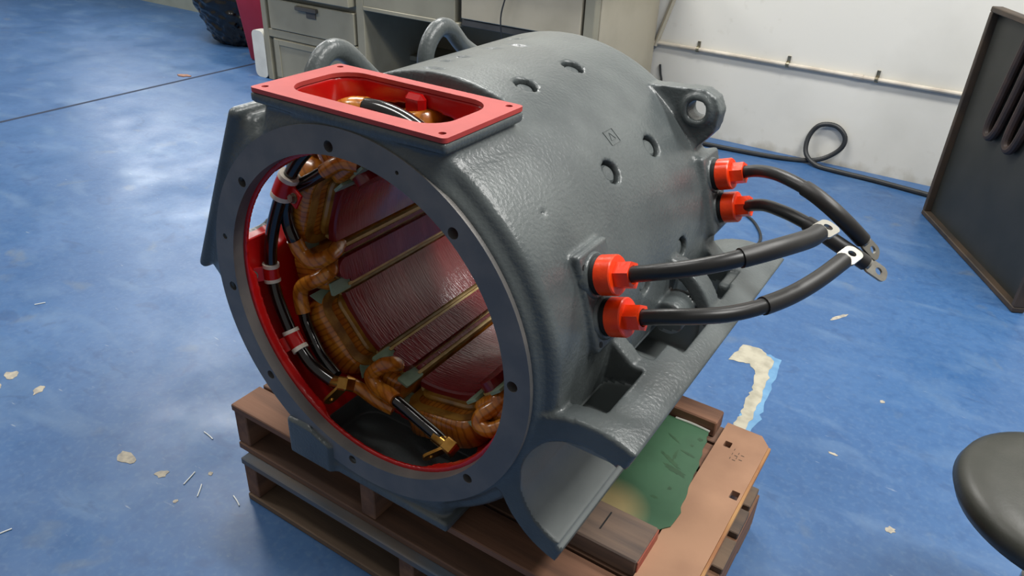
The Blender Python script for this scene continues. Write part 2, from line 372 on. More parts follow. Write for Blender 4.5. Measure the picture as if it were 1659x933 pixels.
for i, (x, y, r, sx, sy) in enumerate(((-0.771, -0.086, 0.032, 1.3, 0.8), (-0.647, -0.071, 0.022, 1.1, 0.8), (-1.35, -0.074, 0.03, 0.8, 1.1), (-1.22, -0.066, 0.026, 1.2, 0.7), (-1.33, -0.12, 0.018, 1.3, 0.6),
        (-0.541, -0.108, 0.008, 1, 1), (0.60, 1.78, 0.03, 2.0, 0.4), (0.82, 1.35, 0.012, 1, 1), (0.93, 0.82, 0.014, 1, 1.4), (0.75, 1.02, 0.012, 1.6, .6), (-0.55, 0.0, 0.009, 1, 1))):
    mk('paint_chip', chip(x, y, r*0.72, i, CHIP, 0.0009, sx, sy, i*0.7), CHIP, fl, smooth=None)

# conduit on the wall, with clips
cd = empty('wall_conduit', (0, 3.38, 0.478), 'thin beige conduit clipped horizontally along the white wall', 'pipe')
mk('pipe', tube([(-0.9, 3.386, 0.478), (1.6, 3.386, 0.474)], 0.011, 10, 0), CONDUIT, cd)
for x in (-0.632, -0.134, 0.31):
    M = frame_mat((x, 3.386, 0.478), (0, 1, 0), (0, 0, 1), (1, 0, 0))
    mk('clip', join(ring_sweep(circle(0, 0, 0.0125, 14), [(0, -0.008), (0.003, -0.008), (0.003, 0.008), (0, 0.008)], M), box(x-0.008, x+0.008, 3.392, 3.4, 0.488, 0.52)), BOLT, cd)
mk('joint_sleeve', tube([(0.20, 3.386, 0.477), (0.245, 3.386, 0.477)], 0.0135, 10, 0), CONDUIT, cd)

# ------------------------------------------------------------------ motor: cast frame from a signed distance field
def smin(a, b, k):
    h = np.clip(0.5+0.5*(b-a)/k, 0, 1); return b+(a-b)*h-k*h*(1-h)
SCARS = ((97.6, 0.48, 0.036, 0.009, 0.004), (98.1, 0.385, 0.028, 0.008, 0.005), (99, 0.342, 0.024, 0.008, 0.005), (95, 0.275, 0.03, 0.007, 0.005), (101, 0.60, 0.03, 0.007, 0.005), (93, 0.53, 0.03, 0.008, 0.005), (41.7, 0.116, 0.005, 0.005, 0.006))
def cast_frame():
    hh = 0.0046
    xs = np.arange(-0.470, 0.568, hh, dtype=np.float32); ys = np.arange(-0.012, 0.82, hh, dtype=np.float32); zs = np.arange(-0.425, 0.425, hh, dtype=np.float32)
    X = xs[:, None, None]; Y = ys[None, :, None]; Z = zs[None, None, :]
    R = np.sqrt(X*X+Z*Z)
    def rcyl(r, Rr, y0, y1, rr):
        dx = r-Rr+rr; dy = np.abs(Y-(y0+y1)/2)-(y1-y0)/2+rr
        return np.hypot(np.maximum(dx, 0), np.maximum(dy, 0))+np.minimum(np.maximum(dx, dy), 0)-rr
    def rbox(a, a0, a1, b, b0, b1, c, c0, c1, rr):
        q = [np.abs(t-(t0+t1)/2)-(t1-t0)/2+rr for t, t0, t1 in ((a, a0, a1), (b, b0, b1), (c, c0, c1))]
        out = np.sqrt(sum(np.maximum(t, 0)**2 for t in q))
        return out+np.minimum(np.maximum(np.maximum(q[0], q[1]), q[2]), 0)-rr
    d = rcyl(R, 0.40, 0.022, 0.722, 0.016)
    d = smin(d, rcyl(R, 0.368, 0.009, 0.2, 0.006), 0.022)
    for ang, lip in ((90, 0.004), (154.5, 0.012), (270, 0.004)):
        ca, sa = math.cos(rad(ang)), math.sin(rad(ang)); Wd = X*ca+Z*sa; U = -X*sa+Z*ca
        d = smin(d, rbox(U, -0.184, 0.184, Y, 0.014, 0.195, Wd, 0.1, 0.386, 0.012), 0.03)
        d = smin(d, rbox(U, -0.2, 0.2, Y, 0.0, 0.207, Wd, 0.366, 0.3885, lip), 0.008)
    d = smin(d, rbox(X, -0.214, -0.092, Y, -0.008, 0.05, Z, -0.40, -0.30, 0.006), 0.012)     # foot lug
    d = np.maximum(d, -rbox(X, -0.3, 0.3, Y, -0.1, 0.248, Z, 0.384, 0.6, 0.004)); d = np.maximum(d, -rbox(X, -0.2, 0.21, Y, 0.207, 0.248, Z, 0.358, 0.5, 0.008))   # trough behind the top opening
    ca, sa = math.cos(rad(154.5)), math.sin(rad(154.5)); d = np.maximum(d, np.maximum(X*ca+Z*sa-0.3885, -1+0*Y) if False else np.where(Y < 0.22, np.maximum(d, X*ca+Z*sa-0.3885), d))
    d = np.maximum(d, -0.3905-Z)
    # axle-bearing housing at the right
    bx, bz = 0.46, -0.169
    Bc = np.hypot(X-bx, Z-bz); pl = (X-bx)*0.935-(Z-bz)*0.355-0.0227
    cross = np.minimum(Bc-0.165, np.maximum(np.maximum(Z+0.03, -0.2-Z), 0.3-X)); cross = np.maximum(cross, pl)
    bore = np.minimum(Bc-0.117, np.maximum(Bc-0.126, -pl-0.013))
    H = np.maximum(np.maximum(cross, 0.016-Y), Y-0.80)
    H = np.maximum(H, -bore)
    H = np.minimum(H, rbox(X, 0.32, 0.48, Y, 0.092, 0.665, Z, -0.132, -0.032, 0.004))
    H = np.maximum(H, -np.maximum(rbox(X, 0.30, 0.467, Y, 0.06, 0.196, Z, -0.12, 0.3, 0.006), 0.131-Bc))
    for (x1, y0, y1) in ((0.467, 0.095, 0.188), (0.467, 0.236, 0.295), (0.499, 0.295, 0.462), (0.487, 0.505, 0.64)):
        H = np.maximum(H, -rbox(X, 0.30, x1, Y, y0, y1+0.004, Z, -0.118, 0.3, 0.005))
    rib = lambda y0, y1, za, zb: np.maximum(np.maximum(np.maximum(y0-Y, Y-y1), np.maximum(0.34-X, X-0.475)), np.maximum(-0.1-Z, Z-np.minimum(za+(zb-za)*(X-0.39)/0.075, za)))
    H = np.minimum(H, rib(0.196, 0.232, 0.042, -0.018)); H = np.minimum(H, rib(0.650, 0.700, 0.03, -0.026))
    A = np.hypot(X-0.36, Z+0.062)
    H = np.minimum(H, np.maximum(np.maximum(np.maximum(0.455-Y, Y-0.505), np.maximum(A-0.140, 0.112-A)), np.maximum(0.34-X, -0.1-Z)))
    H = np.minimum(H, rcyl(np.hypot(X-0.425, Z+0.022), 0.034, 0.40, 0.47, 0.004))
    H = smin(H, rbox(X, 0.46, 0.49, Y, 0.575, 0.65, Z, -0.06, -0.012, 0.008), 0.01)
    d = np.maximum(d, -np.maximum(bore, Y-0.9))
    d = smin(d, H, 0.007)
    # terminal pads, lifting ear
    ca, sa = math.cos(rad(19)), math.sin(rad(19)); Wd = X*ca+Z*sa; U = -X*sa+Z*ca
    d = smin(d, rbox(U, -0.088, 0.080, Y, 0.118, 0.214, Wd, 0.36, 0.411, 0.003), 0.006)
    d = smin(d, rbox(U, -0.085, 0.085, Y, 0.648, 0.742, Wd, 0.34, 0.411, 0.006), 0.02)
    poly = [(0.225, 0.337), (0.15, 0.2), (0.28, 0.15), (0.347, 0.236), (0.369, 0.258), (0.376, 0.306), (0.362, 0.334), (0.336, 0.346)][::-1]
    e = None
    for i in range(len(poly)):
        (x0, z0), (x1, z1) = poly[i-1], poly[i]; l = math.hypot(x1-x0, z1-z0); nx, nz = -(z1-z0)/l, (x1-x0)/l
        q = (X-x0)*nx+(Z-z0)*nz; e = q if e is None else np.maximum(e, q)
    E_ = np.maximum(e, np.maximum(0.664-Y, Y-0.706))
    d = smin(d, E_, 0.012)
    hr = np.hypot(X-0.328, Z-0.304)
    d = smin(d, rcyl(hr, 0.034, 0.655, 0.712, 0.004), 0.006)
    d = np.maximum(d, -np.maximum(hr-0.020, 0.6-Y))
    # bore of the frame, ring socket, rear opening
    d = np.maximum(d, -np.maximum(R-0.307, Y-0.06))
    d = np.maximum(d, -np.maximum(R-0.335, Y-0.024))
    d = np.maximum(d, -np.maximum(np.maximum(R-0.356, 0.044-Y), Y-0.68))
    d = np.maximum(d, -np.maximum(R-0.30, 0.6-Y))
    d = np.maximum(d, -rbox(X, 0.045, 0.095, Y, 0.037, 0.06, Z, -0.34, -0.28, 0.002))
    for ang in (90, 154.5, 270):
        ca, sa = math.cos(rad(ang)), math.sin(rad(ang)); Wd = X*ca+Z*sa; U = -X*sa+Z*ca
        r0 = 0.047; qx = np.abs(U)-0.161+r0; qy = np.abs(Y-0.1085)-0.0765+r0
        st = np.hypot(np.maximum(qx, 0), np.maximum(qy, 0))+np.minimum(np.maximum(qx, qy), 0)-r0
        d = np.maximum(d, -np.maximum(np.maximum(st, 0.2-Wd), Wd-(0.375 if ang == 270 else 0.6)))
    for ang, yy, la, ly, dp in SCARS:
        ca, sa = math.cos(rad(ang)), math.sin(rad(ang)); Wd = X*ca+Z*sa; U = -X*sa+Z*ca
        q = np.sqrt((U/la)**2+((Y-yy)/ly)**2+((Wd-0.4005)/dp)**2); d = np.maximum(d, -(q-1)*dp*0.8)
    for ang in (10.5, 41.3, 73.0):
        ca, sa = math.cos(rad(ang)), math.sin(rad(ang)); Wd = X*ca+Z*sa; U = -X*sa+Z*ca
        for yy in (0.344, 0.516):
            d = np.maximum(d, -np.maximum(np.hypot(U, Y-yy)-0.0225, 0.374-Wd))
    d = d.astype(np.float32)
    # surface nets
    ins = d < 0; nx, ny, nz = d.shape
    cnt = np.zeros((nx-1, ny-1, nz-1), np.int8)
    for i in (0, 1):
        for j in (0, 1):
            for k in (0, 1): cnt += ins[i:nx-1+i, j:ny-1+j, k:nz-1+k]
    act = (cnt > 0) & (cnt < 8); idx = -np.ones(act.shape, np.int32); ii, jj, kk = np.nonzero(act); idx[ii, jj, kk] = np.arange(len(ii))
    cv = {(i, j, k): d[ii+i, jj+j, kk+k] for i in (0, 1) for j in (0, 1) for k in (0, 1)}
    acc = np.zeros((len(ii), 3)); num = np.zeros(len(ii))
    for a in cv:
        for ax in range(3):
            if a[ax]: continue
            b = list(a); b[ax] = 1; va, vb = cv[a], cv[tuple(b)]; msk = (va < 0) != (vb < 0)
            t = np.where(msk, va/np.where(msk, va-vb, 1), 0)
            for q in range(3): acc[:, q] += np.where(msk, a[q]+(t if q == ax else 0), 0)
            num += msk
    pos = acc/num[:, None]+np.stack([ii, jj, kk], 1)
    verts = pos*hh+np.array([xs[0], ys[0], zs[0]+ZC])
    quads = []
    for ax in range(3):
        sl = [slice(1, -1)]*3; sl[ax] = slice(0, -1); a = ins[tuple(sl)]
        sl2 = list(sl); sl2[ax] = slice(1, None); b = ins[tuple(sl2)]
        for msk, flip in ((a & ~b, False), (~a & b, True)):
            p = np.stack(np.nonzero(msk), 1); off = np.ones(3, int); off[ax] = 0; p = p+off
            u, v = [(1, 2), (2, 0), (0, 1)][ax]
            c = []
            for du, dv in ((-1, -1), (0, -1), (0, 0), (-1, 0)):
                q = p.copy(); q[:, u] += du; q[:, v] += dv; c.append(idx[q[:, 0], q[:, 1], q[:, 2]])
            quads.append(np.stack(c[::-1] if flip else c, 1))
    quads = np.concatenate(quads); quads = quads[(quads >= 0).all(1)]
    me = bpy.data.meshes.new('cast_frame')
    me.vertices.add(len(verts)); me.vertices.foreach_set('co', verts.astype(np.float32).ravel())
    me.loops.add(quads.size); me.loops.foreach_set('vertex_index', quads.astype(np.int32).ravel())
    me.polygons.add(len(quads)); me.polygons.foreach_set('loop_start', np.arange(0, quads.size, 4, dtype=np.int32))
    ce = verts[quads].mean(1); cx, cy, cz = ce[:, 0], ce[:, 1], ce[:, 2]-ZC; rr = np.hypot(cx, cz)
    redm = (rr < 0.362) & (cy > 0.02) & (cy < 0.69)
    redm |= (np.abs(cx) < 0.165) & (cy > 0.028) & (cy < 0.189) & (cz > 0.2) & (cz < 0.387)
    ca, sa = math.cos(rad(154.5)), math.sin(rad(154.5)); wd = cx*ca+cz*sa; uu = -cx*sa+cz*ca
    redm |= (np.abs(uu) < 0.165) & (cy > 0.028) & (cy < 0.189) & (wd > 0.2) & (wd < 0.38)
    redm &= ~((np.abs(cx) < 0.165) & (cz < -0.30) & (cy > 0.045) & (cy < 0.18) & (rr > 0.357))
    bd = np.hypot(cx-0.46, cz+0.169); borem = (bd < 0.1275) & (cy > 0.0195) & ~redm
    me.polygons.foreach_set('material_index', redm.astype(np.int32)+2*borem.astype(np.int32))
    me.polygons.foreach_set('use_smooth', np.ones(len(quads), bool))
    me.update(calc_edges=True); me.validate()
    me.materials.append(GREY); me.materials.append(RED); me.materials.append(BORE)
    return me

motor = empty('motor_housing', (0.0, 0.36, 0.262), 'dark grey cast electric motor frame with red interior on stacked pallets', 'motor')
def part(name, vf, m, parent=None, smooth=35, label=None):
    return mk(name, vf, m, parent if parent is not None else motor, smooth, label=label)
fo = bpy.data.objects.new('cast_frame', cast_frame()); C.objects.link(fo); fo.parent = motor; fo.matrix_parent_inverse = Matrix.Translation(-Vector(motor.location))

# machined ring on the near end (local x -> x, y -> z, height -> -y)
MR = frame_mat((0, 0, ZC), (1, 0, 0), (0, 0, 1), (0, -1, 0))
bolt_ang = (3.6, 49.5, 95.1, 140.2, 184.9, 220.1, 263.8, 318.4)
holes = [circle(0.33*math.cos(rad(a)), 0.33*math.sin(rad(a)), 0.0098, 16) for a in bolt_ang]
holes += [circle(0.338*math.cos(rad(a)), 0.338*math.sin(rad(a)), r, 12) for a, r in ((71, 0.0035), (166, 0.006), (244, 0.0065))]
part('machined_ring', plate([circle(0, 0, 0.363, 128), circle(0, 0, 0.315, 128)]+holes, -0.030, 0.0, MR), STEEL, label='bare machined steel ring with bolt holes')
part('turned_rabbet', ring_sweep(circle(0, 0, 0.3152, 128), [(0, -0.034), (0.003, -0.034), (0.003, -0.0008), (0, -0.0008)], MR), LIT_STEEL, label='turned inner edge of the ring, reflected light in its colour')
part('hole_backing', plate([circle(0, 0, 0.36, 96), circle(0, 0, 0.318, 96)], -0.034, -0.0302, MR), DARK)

# red face of the top inspection opening
op = rrect(-0.160, 0.160, 0.033, 0.184, 0.047, 8)
part('inspection_flange_face', plate([rrect(-0.2, 0.2, 0.0, 0.207, 0.008, 3), op]+[circle(x, y, 0.006, 12) for x in (-0.182, 0.182) for y in (0.018, 0.190)], ZC+0.384, ZC+0.3915), SALMON, label='flat red rectangular flange around the top opening')
part('screw_hole_floor', plate([rrect(-0.197, 0.197, 0.003, 0.204, 0.008, 3), rrect(-0.163, 0.163, 0.03, 0.187, 0.05, 8)], ZC+0.3835, ZC+0.3862), DARK)
part('red_lug', box(-0.020, 0.022, 0.168, 0.190, ZC+0.335, ZC+0.380, 0.008), RED)

# bolt heads sunk in the counterbores
for ang in (10.5, 41.3, 73.0):
    er = Vector((math.cos(rad(ang)), 0, math.sin(rad(ang)))); et = Vector((-math.sin(rad(ang)), 0, math.cos(rad(ang))))
    for yy in (0.344, 0.516):
        M = frame_mat(Vector((0, yy, ZC))+er*0.372, et, er.cross(et), er)
        part('pole_bolt', lathe([(0.0175, 0.0), (0.0175, 0.017), (0.0135, 0.0205), (0.0, 0.0215)], 24, M), GREY)
# stamped square mark on the side
er = Vector((math.cos(rad(48.8)), 0, math.sin(rad(48.8)))); et = Vector((-math.sin(rad(48.8)), 0, math.cos(rad(48.8))))
M = frame_mat(Vector((0, 0.41, ZC))+er*0.3993, Vector((0, 1, 0)), et, er)
sq = [(-0.016, -0.014), (0.016, -0.014), (0.016, 0.014), (-0.016, 0.014)]; tri = [(-0.008, -0.006), (0.008, -0.006), (0, 0.008)]
part('stamped_mark', join(ring_sweep(sq, [(0, 0), (0.0012, 0), (0.0012, 0.0016), (0, 0.0016)], M), ring_sweep(tri, [(0, 0), (0.0012, 0), (0.0012, 0.0016), (0, 0.0016)], M)), GREY)

# lifting loops on the far side
for y0, y1, zt in ((0.215, 0.43, 1.055), (0.565, 0.80, 1.048)):
    pa = [(-0.30, y0+0.015, 0.86), (-0.30, y0+0.012, 0.95), (-0.30, y0+0.022, zt-0.05), (-0.30, y0+0.06, zt-0.016), (-0.30, y0+0.105, zt-0.022), (-0.30, y0+0.16, zt-0.07), (-0.30, y1, 0.93), (-0.30, y1+0.02, 0.88)]
    part('lifting_loop', tube(pa, 0.0185, 14, 6, flat=1.15), GREY)

# ---- poles
def pol(a, r, s=0.0, y=0.0):
    e = Vector((math.cos(rad(a)), 0, math.sin(rad(a)))); t = Vector((-math.sin(rad(a)), 0, math.cos(rad(a))))
    return Vector((0, y, ZC))+e*r+t*s
def arcslab(a0, a1, r0, r1, y0, y1, n=10, bev=0.004):
    v, f = [], []; prof = [(r0, y0+bev), (r0, y1), (r1, y1), (r1, y0), (r0+bev, y0)]; m = len(prof)
    for i in range(n+1):
        a = a0+(a1-a0)*i/n
        v += [pol(a, r, 0, y) for r, y in prof]
    for i in range(n):
        for k in range(m): l = (k+1) % m; f.append((i*m+k, i*m+l, (i+1)*m+l, (i+1)*m+k))
    f.append(tuple(range(m))[::-1]); f.append(tuple(n*m+k for k in range(m)))
    return v, f
def polM(a):      # local x = tangential, y = along the axis, z = inward
    e = Vector((math.cos(rad(a)), 0, math.sin(rad(a)))); t = Vector((-math.sin(rad(a)), 0, math.cos(rad(a))))
    ez = -e; ey = Vector((0, 1, 0)); ex = ey.cross(ez)
    return frame_mat((0, 0, ZC), ex, ey, ez)
def coilring(a, hw, wid, y0, y1, r0, r1, rc, m=None):
    prof = [(-wid, -r1), (-0.006, -r1), (0, -r1+0.006), (0.002, -(r0+r1)/2), (0, -r0-0.008), (-0.008, -r0), (-wid, -r0)]
    return ring_sweep(rrect(-hw, hw, y0, y1, rc, 8), prof, polM(a))
for k in range(6):
    a = 41+60*k
    p = part('main_pole', join(arcslab(a-16.5, a+16.5, 0.250, 0.268, 0.205, 0.655), arcslab(a-8.5, a+8.5, 0.266, 0.356, 0.21, 0.65, 5)), DARKRED, label='dark red varnished main pole')
    part('pole_collar', ring_sweep(rrect(-0.079, 0.079, 0.194, 0.668, 0.03, 6), [(-0.024, -0.277), (0, -0.277), (0.001, -0.272), (-0.003, -0.267), (-0.024, -0.262)], polM(a)), GOLD, p)
    for s in (-1, 1):
        part('side_insulation', plate([rrect(*sorted((s*0.0725, s*0.0815)), 0.21, 0.66, 0.002, 2)], -0.272, -0.2585, polM(a)), CREAM, p)
        for yy in (0.150, 0.655):
            part('corner_insulation', plate([[(s*0.062, yy+0.02), (s*0.106, yy), (s*0.106, yy+0.055), (s*0.078, yy+0.05)]], -0.2835, -0.2795, polM(a)), MINT, p)
    part('coil', coilring(a, 0.100, 0.050, 0.145, 0.70, 0.2785, 0.345, 0.052), COIL, p, smooth=50)
    part('coil_edge', ring_sweep(rrect(-0.093, 0.093, 0.155, 0.690, 0.046, 8), [(-0.02, -0.281), (0.001, -0.281), (0.001, -0.2765), (-0.02, -0.2765)], polM(a)), GOLD, p)
for k in range(6):
    a = 11+60*k
    stad = rrect(-0.0245, 0.0245, 0.186, 0.66, 0.0235, 8)
    p = part('interpole', join(plate([stad], -0.262, -0.226, polM(a)), plate([rrect(-0.017, 0.017, 0.2, 0.655, 0.004, 2)], -0.356, -0.262, polM(a))), DARKRED, label='narrow dark red interpole with rounded end')
    part('pole_trim', ring_sweep(stad, [(-0.004, -0.252), (0.0025, -0.252), (0.0025, -0.246), (-0.004, -0.246)], polM(a)), CREAM, p)
    for s in (-1, 1):
        part('edge_strip', plate([rrect(*sorted((s*0.030, s*0.0385)), 0.222, 0.66, 0.002, 2)], -0.262, -0.238, polM(a)), DARKRED, p)
        part('insulation_strip', plate([rrect(*sorted((s*0.0385, s*0.046)), 0.215, 0.66, 0.002, 2)], -0.262, -0.242, polM(a)), CREAM, p)
        part('insulation_tab', plate([rrect(*sorted((s*0.022, s*0.052)), 0.168, 0.222, 0.003, 2)], -0.2495, -0.2435, polM(a)), MINT, p)
    part('coil', coilring(a, 0.046, 0.026, 0.160, 0.69, 0.250, 0.338, 0.030), COIL, p, smooth=50)

# ---- leads inside
def sub_path(path, t0, t1, n=8):
    q = catmull(path, 8); m = len(q)-1; out = []
    for i in range(n+1):
        t = (t0+(t1-t0)*i/n)*m; k = min(int(t), m-1); out.append(q[k].lerp(q[k+1], t-k))
    return out
blk = [(-0.235, 0.14, 0.89), (-0.252, 0.13, 0.867), (-0.283, 0.12, 0.814), (-0.308, 0.11, 0.75), (-0.322, 0.1, 0.688), (-0.327, 0.095, 0.63), (-0.318, 0.09, 0.577), (-0.294, 0.085, 0.528), (-0.262, 0.08, 0.482), (-0.213, 0.075, 0.442), (-0.152, 0.075, 0.424), (-0.125, 0.075, 0.427)]
ml = part('brush_lead', tube(blk, 0.0135, 14), GLOSSBLACK, label='black varnished cable around the bore')
br = [(-0.187, 0.15, 0.864), (-0.235, 0.145, 0.831), (-0.275, 0.135, 0.804), (-0.298, 0.13, 0.766), (-0.301, 0.13, 0.725), (-0.290, 0.13, 0.694), (-0.285, 0.135, 0.675)]
part('jumper_cable', tube(br, 0.0135, 14), GLOSSBLACK)
def taped(path, r=0.0165): return part('taped_lead', tube(path, r, 14), AMBER, label='amber varnished tape-wrapped coil lead')
taped([(-0.289, 0.132, 0.69), (-0.281, 0.138, 0.66), (-0.262, 0.142, 0.646), (-0.248, 0.150, 0.646), (-0.238, 0.166, 0.650), (-0.243, 0.195, 0.650), (-0.262, 0.23, 0.648)])
taped([(-0.14, 0.175, 0.875), (-0.165, 0.158, 0.878), (-0.19, 0.149, 0.862), (-0.20, 0.147, 0.855)], 0.0155)
taped([(-0.262, 0.23, 0.622), (-0.245, 0.192, 0.617), (-0.240, 0.168, 0.611), (-0.250, 0.156, 0.602), (-0.265, 0.15, 0.592), (-0.293, 0.143, 0.572), (-0.298, 0.138, 0.545), (-0.288, 0.133, 0.513)])
part('jumper_cable', tube([(-0.29, 0.134, 0.52), (-0.281, 0.13, 0.495), (-0.255, 0.12, 0.471), (-0.221, 0.11, 0.442), (-0.168, 0.1, 0.418)], 0.0125, 12), GLOSSBLACK)
taped([(-0.095, 0.21, 0.385), (-0.078, 0.192, 0.425), (-0.068, 0.172, 0.448), (-0.073, 0.160, 0.452), (-0.085, 0.15, 0.448), (-0.108, 0.142, 0.418), (-0.085, 0.135, 0.402), (-0.05, 0.128, 0.405), (-0.02, 0.12, 0.406)])
lead = part('terminal_lead', tube([(-0.03, 0.122, 0.406), (0.0, 0.117, 0.403), (0.049, 0.11, 0.394), (0.095, 0.103, 0.387), (0.118, 0.1, 0.381)], 0.0125, 12), GLOSSBLACK)
taped([(-0.15, 0.105, 0.408), (-0.119, 0.12, 0.391), (-0.086, 0.13, 0.369), (-0.048, 0.14, 0.357)], 0.0145)
taped([(0.205, 0.19, 0.475), (0.19, 0.165, 0.459), (0.172, 0.15, 0.440), (0.175, 0.142, 0.424), (0.20, 0.142, 0.424), (0.225, 0.15, 0.44)], 0.0165)
def brass_lug(o, ex, tip, parent):
    o = Vector(o); ex = Vector(ex).normalized(); tp = Vector(tip); ty = tp-o; ez = (ty-ex*ty.dot(ex)).normalized(); M = frame_mat(o, ex, ez.cross(ex), ez)
    part('brass_lug', join(tube([M @ Vector((-0.026, 0, 0)), M @ Vector((0.004, 0, 0))], 0.0138, 12, 0), xf(box(0.0, 0.028, -0.014, 0.014, -0.014, 0.014, 0.003), M)), BRASS, parent)
    q = o+ex*0.014; dr = (tp-q).normalized(); sd = (M.to_3x3() @ Vector((0, 1, 0))); sd = (sd-dr*sd.dot(dr)).normalized(); l = (tp-q).length
    part('lug_tongue', plate([rrect(0.0, l, -0.0125, 0.0125, 0.011, 5), circle(l-0.016, 0, 0.005, 14)], -0.003, 0.003, frame_mat(q, dr, sd, dr.cross(sd))), BRASS, parent)
brass_lug((0.120, 0.099, 0.380), (0.9, -0.1, -0.15), (0.098, 0.058, 0.358), lead)
brass_lug((-0.128, 0.075, 0.430), (0.95, 0.0, 0.3), (-0.150, 0.048, 0.386), ml)
part('bridge_cable', tube([(-0.075, 0.13, 1.006), (-0.03, 0.13, 1.008), (0.02, 0.128, 1.001), (0.07, 0.122, 0.985), (0.12, 0.115, 0.955), (0.165, 0.11, 0.905), (0.195, 0.115, 0.86)], 0.0185, 14), GLOSSBLACK)
taped([(-0.19, 0.165, 0.915), (-0.165, 0.145, 0.955), (-0.135, 0.135, 0.985), (-0.10, 0.13, 1.001), (-0.065, 0.13, 1.007)], 0.0195)
taped([(0.06, 0.165, 0.93), (0.085, 0.150, 0.965), (0.115, 0.148, 0.978), (0.145, 0.155, 0.955), (0.165, 0.17, 0.92)], 0.018)
def clip(path, t0, t1, tabdir, r=0.0168):
    q = sub_path(path, t0, t1); ax = (q[-1]-q[0]).normalized(); mid = q[len(q)//2]; td = Vector(tabdir); td = (td-ax*td.dot(ax)).normalized()
    c = part('cable_clip', join(tube(q, r, 16, 0), xf(box(-0.016, 0.016, 0.0, 0.052, -0.003, 0.003, 0.001), frame_mat(mid, ax, td, ax.cross(td)))), RED, label='red cable clip edged with white tape')
    for a, b in ((t0-0.010, t0+0.003), (t1-0.003, t1+0.010)):
        part('tape_band', tube(sub_path(path, a, b, 3), r+0.0004, 16, 0), WHITE, c)
    n = ax.cross(td); n = n if n.dot(Vector((0.4, -1, 0.4))) > 0 else -n
    part('clip_bolt', hexbolt(mid+td*0.038+n*0.003, n, 0.0085, 0.010), BOLT, c)
clip(blk, 0.155, 0.21, (0.9, -0.2, -0.4), 0.0215)
clip(blk, 0.452, 0.50, (-0.6, -1.0, 0.0))
clip(blk, 0.70, 0.755, (-0.5, -1.0, -0.6), 0.0175)
part('clip_bracket', box(-0.349, -0.343, 0.046, 0.12, 0.52, 0.70, 0.002), RED)

# ---- terminals: gland caps and leads
nrm = Vector((math.cos(rad(19)), 0, math.sin(rad(19)))); tan = Vector((-math.sin(rad(19)), 0, math.cos(rad(19))))
cables = [
 (0.157, 0.034, [(0.433, 0.150, 0.846), (0.48, 0.145, 0.866), (0.521, 0.150, 0.883), (0.558, 0.168, 0.896), (0.591, 0.200, 0.905), (0.622, 0.248, 0.909), (0.648, 0.318, 0.904), (0.656, 0.350, 0.904)], 0.60, (0.3, 0.8, 0.25), 0.0128, 'upper of the front pair'),
 (0.160, -0.040, [(0.455, 0.155, 0.777), (0.502, 0.160, 0.789), (0.543, 0.180, 0.795), (0.58, 0.212, 0.797), (0.613, 0.26, 0.798), (0.643, 0.325, 0.799), (0.668, 0.393, 0.806), (0.689, 0.470, 0.815)], 0.64, (0.2, 0.9, 0.1), 0.0128, 'lower of the front pair'),
 (0.693, 0.036, [(0.418, 0.694, 0.838), (0.464, 0.682, 0.857), (0.508, 0.649, 0.872), (0.551, 0.617, 0.877), (0.593, 0.592, 0.874), (0.633, 0.580, 0.859), (0.668, 0.588, 0.833), (0.698, 0.606, 0.803)], 0.58, (0.55, 0.35, -0.7), 0.0125, 'upper of the rear pair'),
 (0.698, -0.038, [(0.440, 0.700, 0.772), (0.495, 0.664, 0.797), (0.54, 0.630, 0.809), (0.582, 0.602, 0.813), (0.622, 0.583, 0.809), (0.66, 0.575, 0.797), (0.690, 0.582, 0.782), (0.715, 0.592, 0.767)], 0.55, (0.75, 0.3, -0.35), 0.0125, 'lower of the rear pair')]
for yy, ss, path, ts, ld, cr, which in cables:
    b0 = Vector((0, yy, ZC))+nrm*0.404+tan*ss
    M = frame_mat(b0, tan, nrm.cross(tan), nrm)
    part('gland_boss', lathe([(0.040, 0.0), (0.038, 0.008), (0.035, 0.011), (0.0, 0.011)], 32, M), GREY)
    part('gland_shadow_neck', lathe([(0.0315, 0.010), (0.0315, 0.021), (0.0, 0.021)], 32, M), DARK)  # near-black neck paints in the shadow gap behind the cap
    cap = part('gland_cap', lathe([(0.031, 0.019), (0.0325, 0.0205), (0.0325, 0.046), (0.031, 0.048), (0.0, 0.048)], 36, M), ORANGE, label='bright orange gland cap')
    part('gland_nut', plate([circle(0, 0, 0.0225, 6), circle(0, 0, cr+0.002, 18)], 0.046, 0.074, M), ORANGE, cap)
    path = [b0+nrm*0.03, b0+nrm*0.055]+[Vector(p) for p in path[1:]]
    cb = part('lead_cable', tube(path, cr, 16), BLACK, label='black rubber lead cable, '+which)
    part('shrink_sleeve', tube(sub_path(path, ts, 1.0, 14), lambda t: cr+0.0024, 16, 0), SLEEVE, cb)
    e = Vector(path[-1]); dr = (Vector(path[-1])-Vector(path[-2])).normalized(); sd = dr.cross(Vector((0.15, -0.45, 0.88))).normalized(); up = sd.cross(dr)
    Ml = frame_mat(e-dr*0.004, dr, -sd, -up) if False else frame_mat(e-dr*0.004, dr, up.cross(dr), up)
    part('cable_lug', join(tube([e-dr*0.012, e+dr*0.006], cr*0.95, 14, 0), plate([rrect(0.0, 0.052, -0.0165, 0.0165, 0.013, 6), circle(0.033, 0, 0.0075, 16)], -0.0022, 0.0022, Ml)), TIN, cb)
# pad screws
for yy, ss in ((0.129, 0.058), (0.129, -0.075)):
    M = frame_mat(Vector((0, yy, ZC))+nrm*0.4112+tan*ss, tan, nrm.cross(tan), nrm)
    part('pad_screw_hole', lathe([(0.005, 0.0), (0.005, 0.0006), (0.0, 0.0006)], 14, M), DARK)

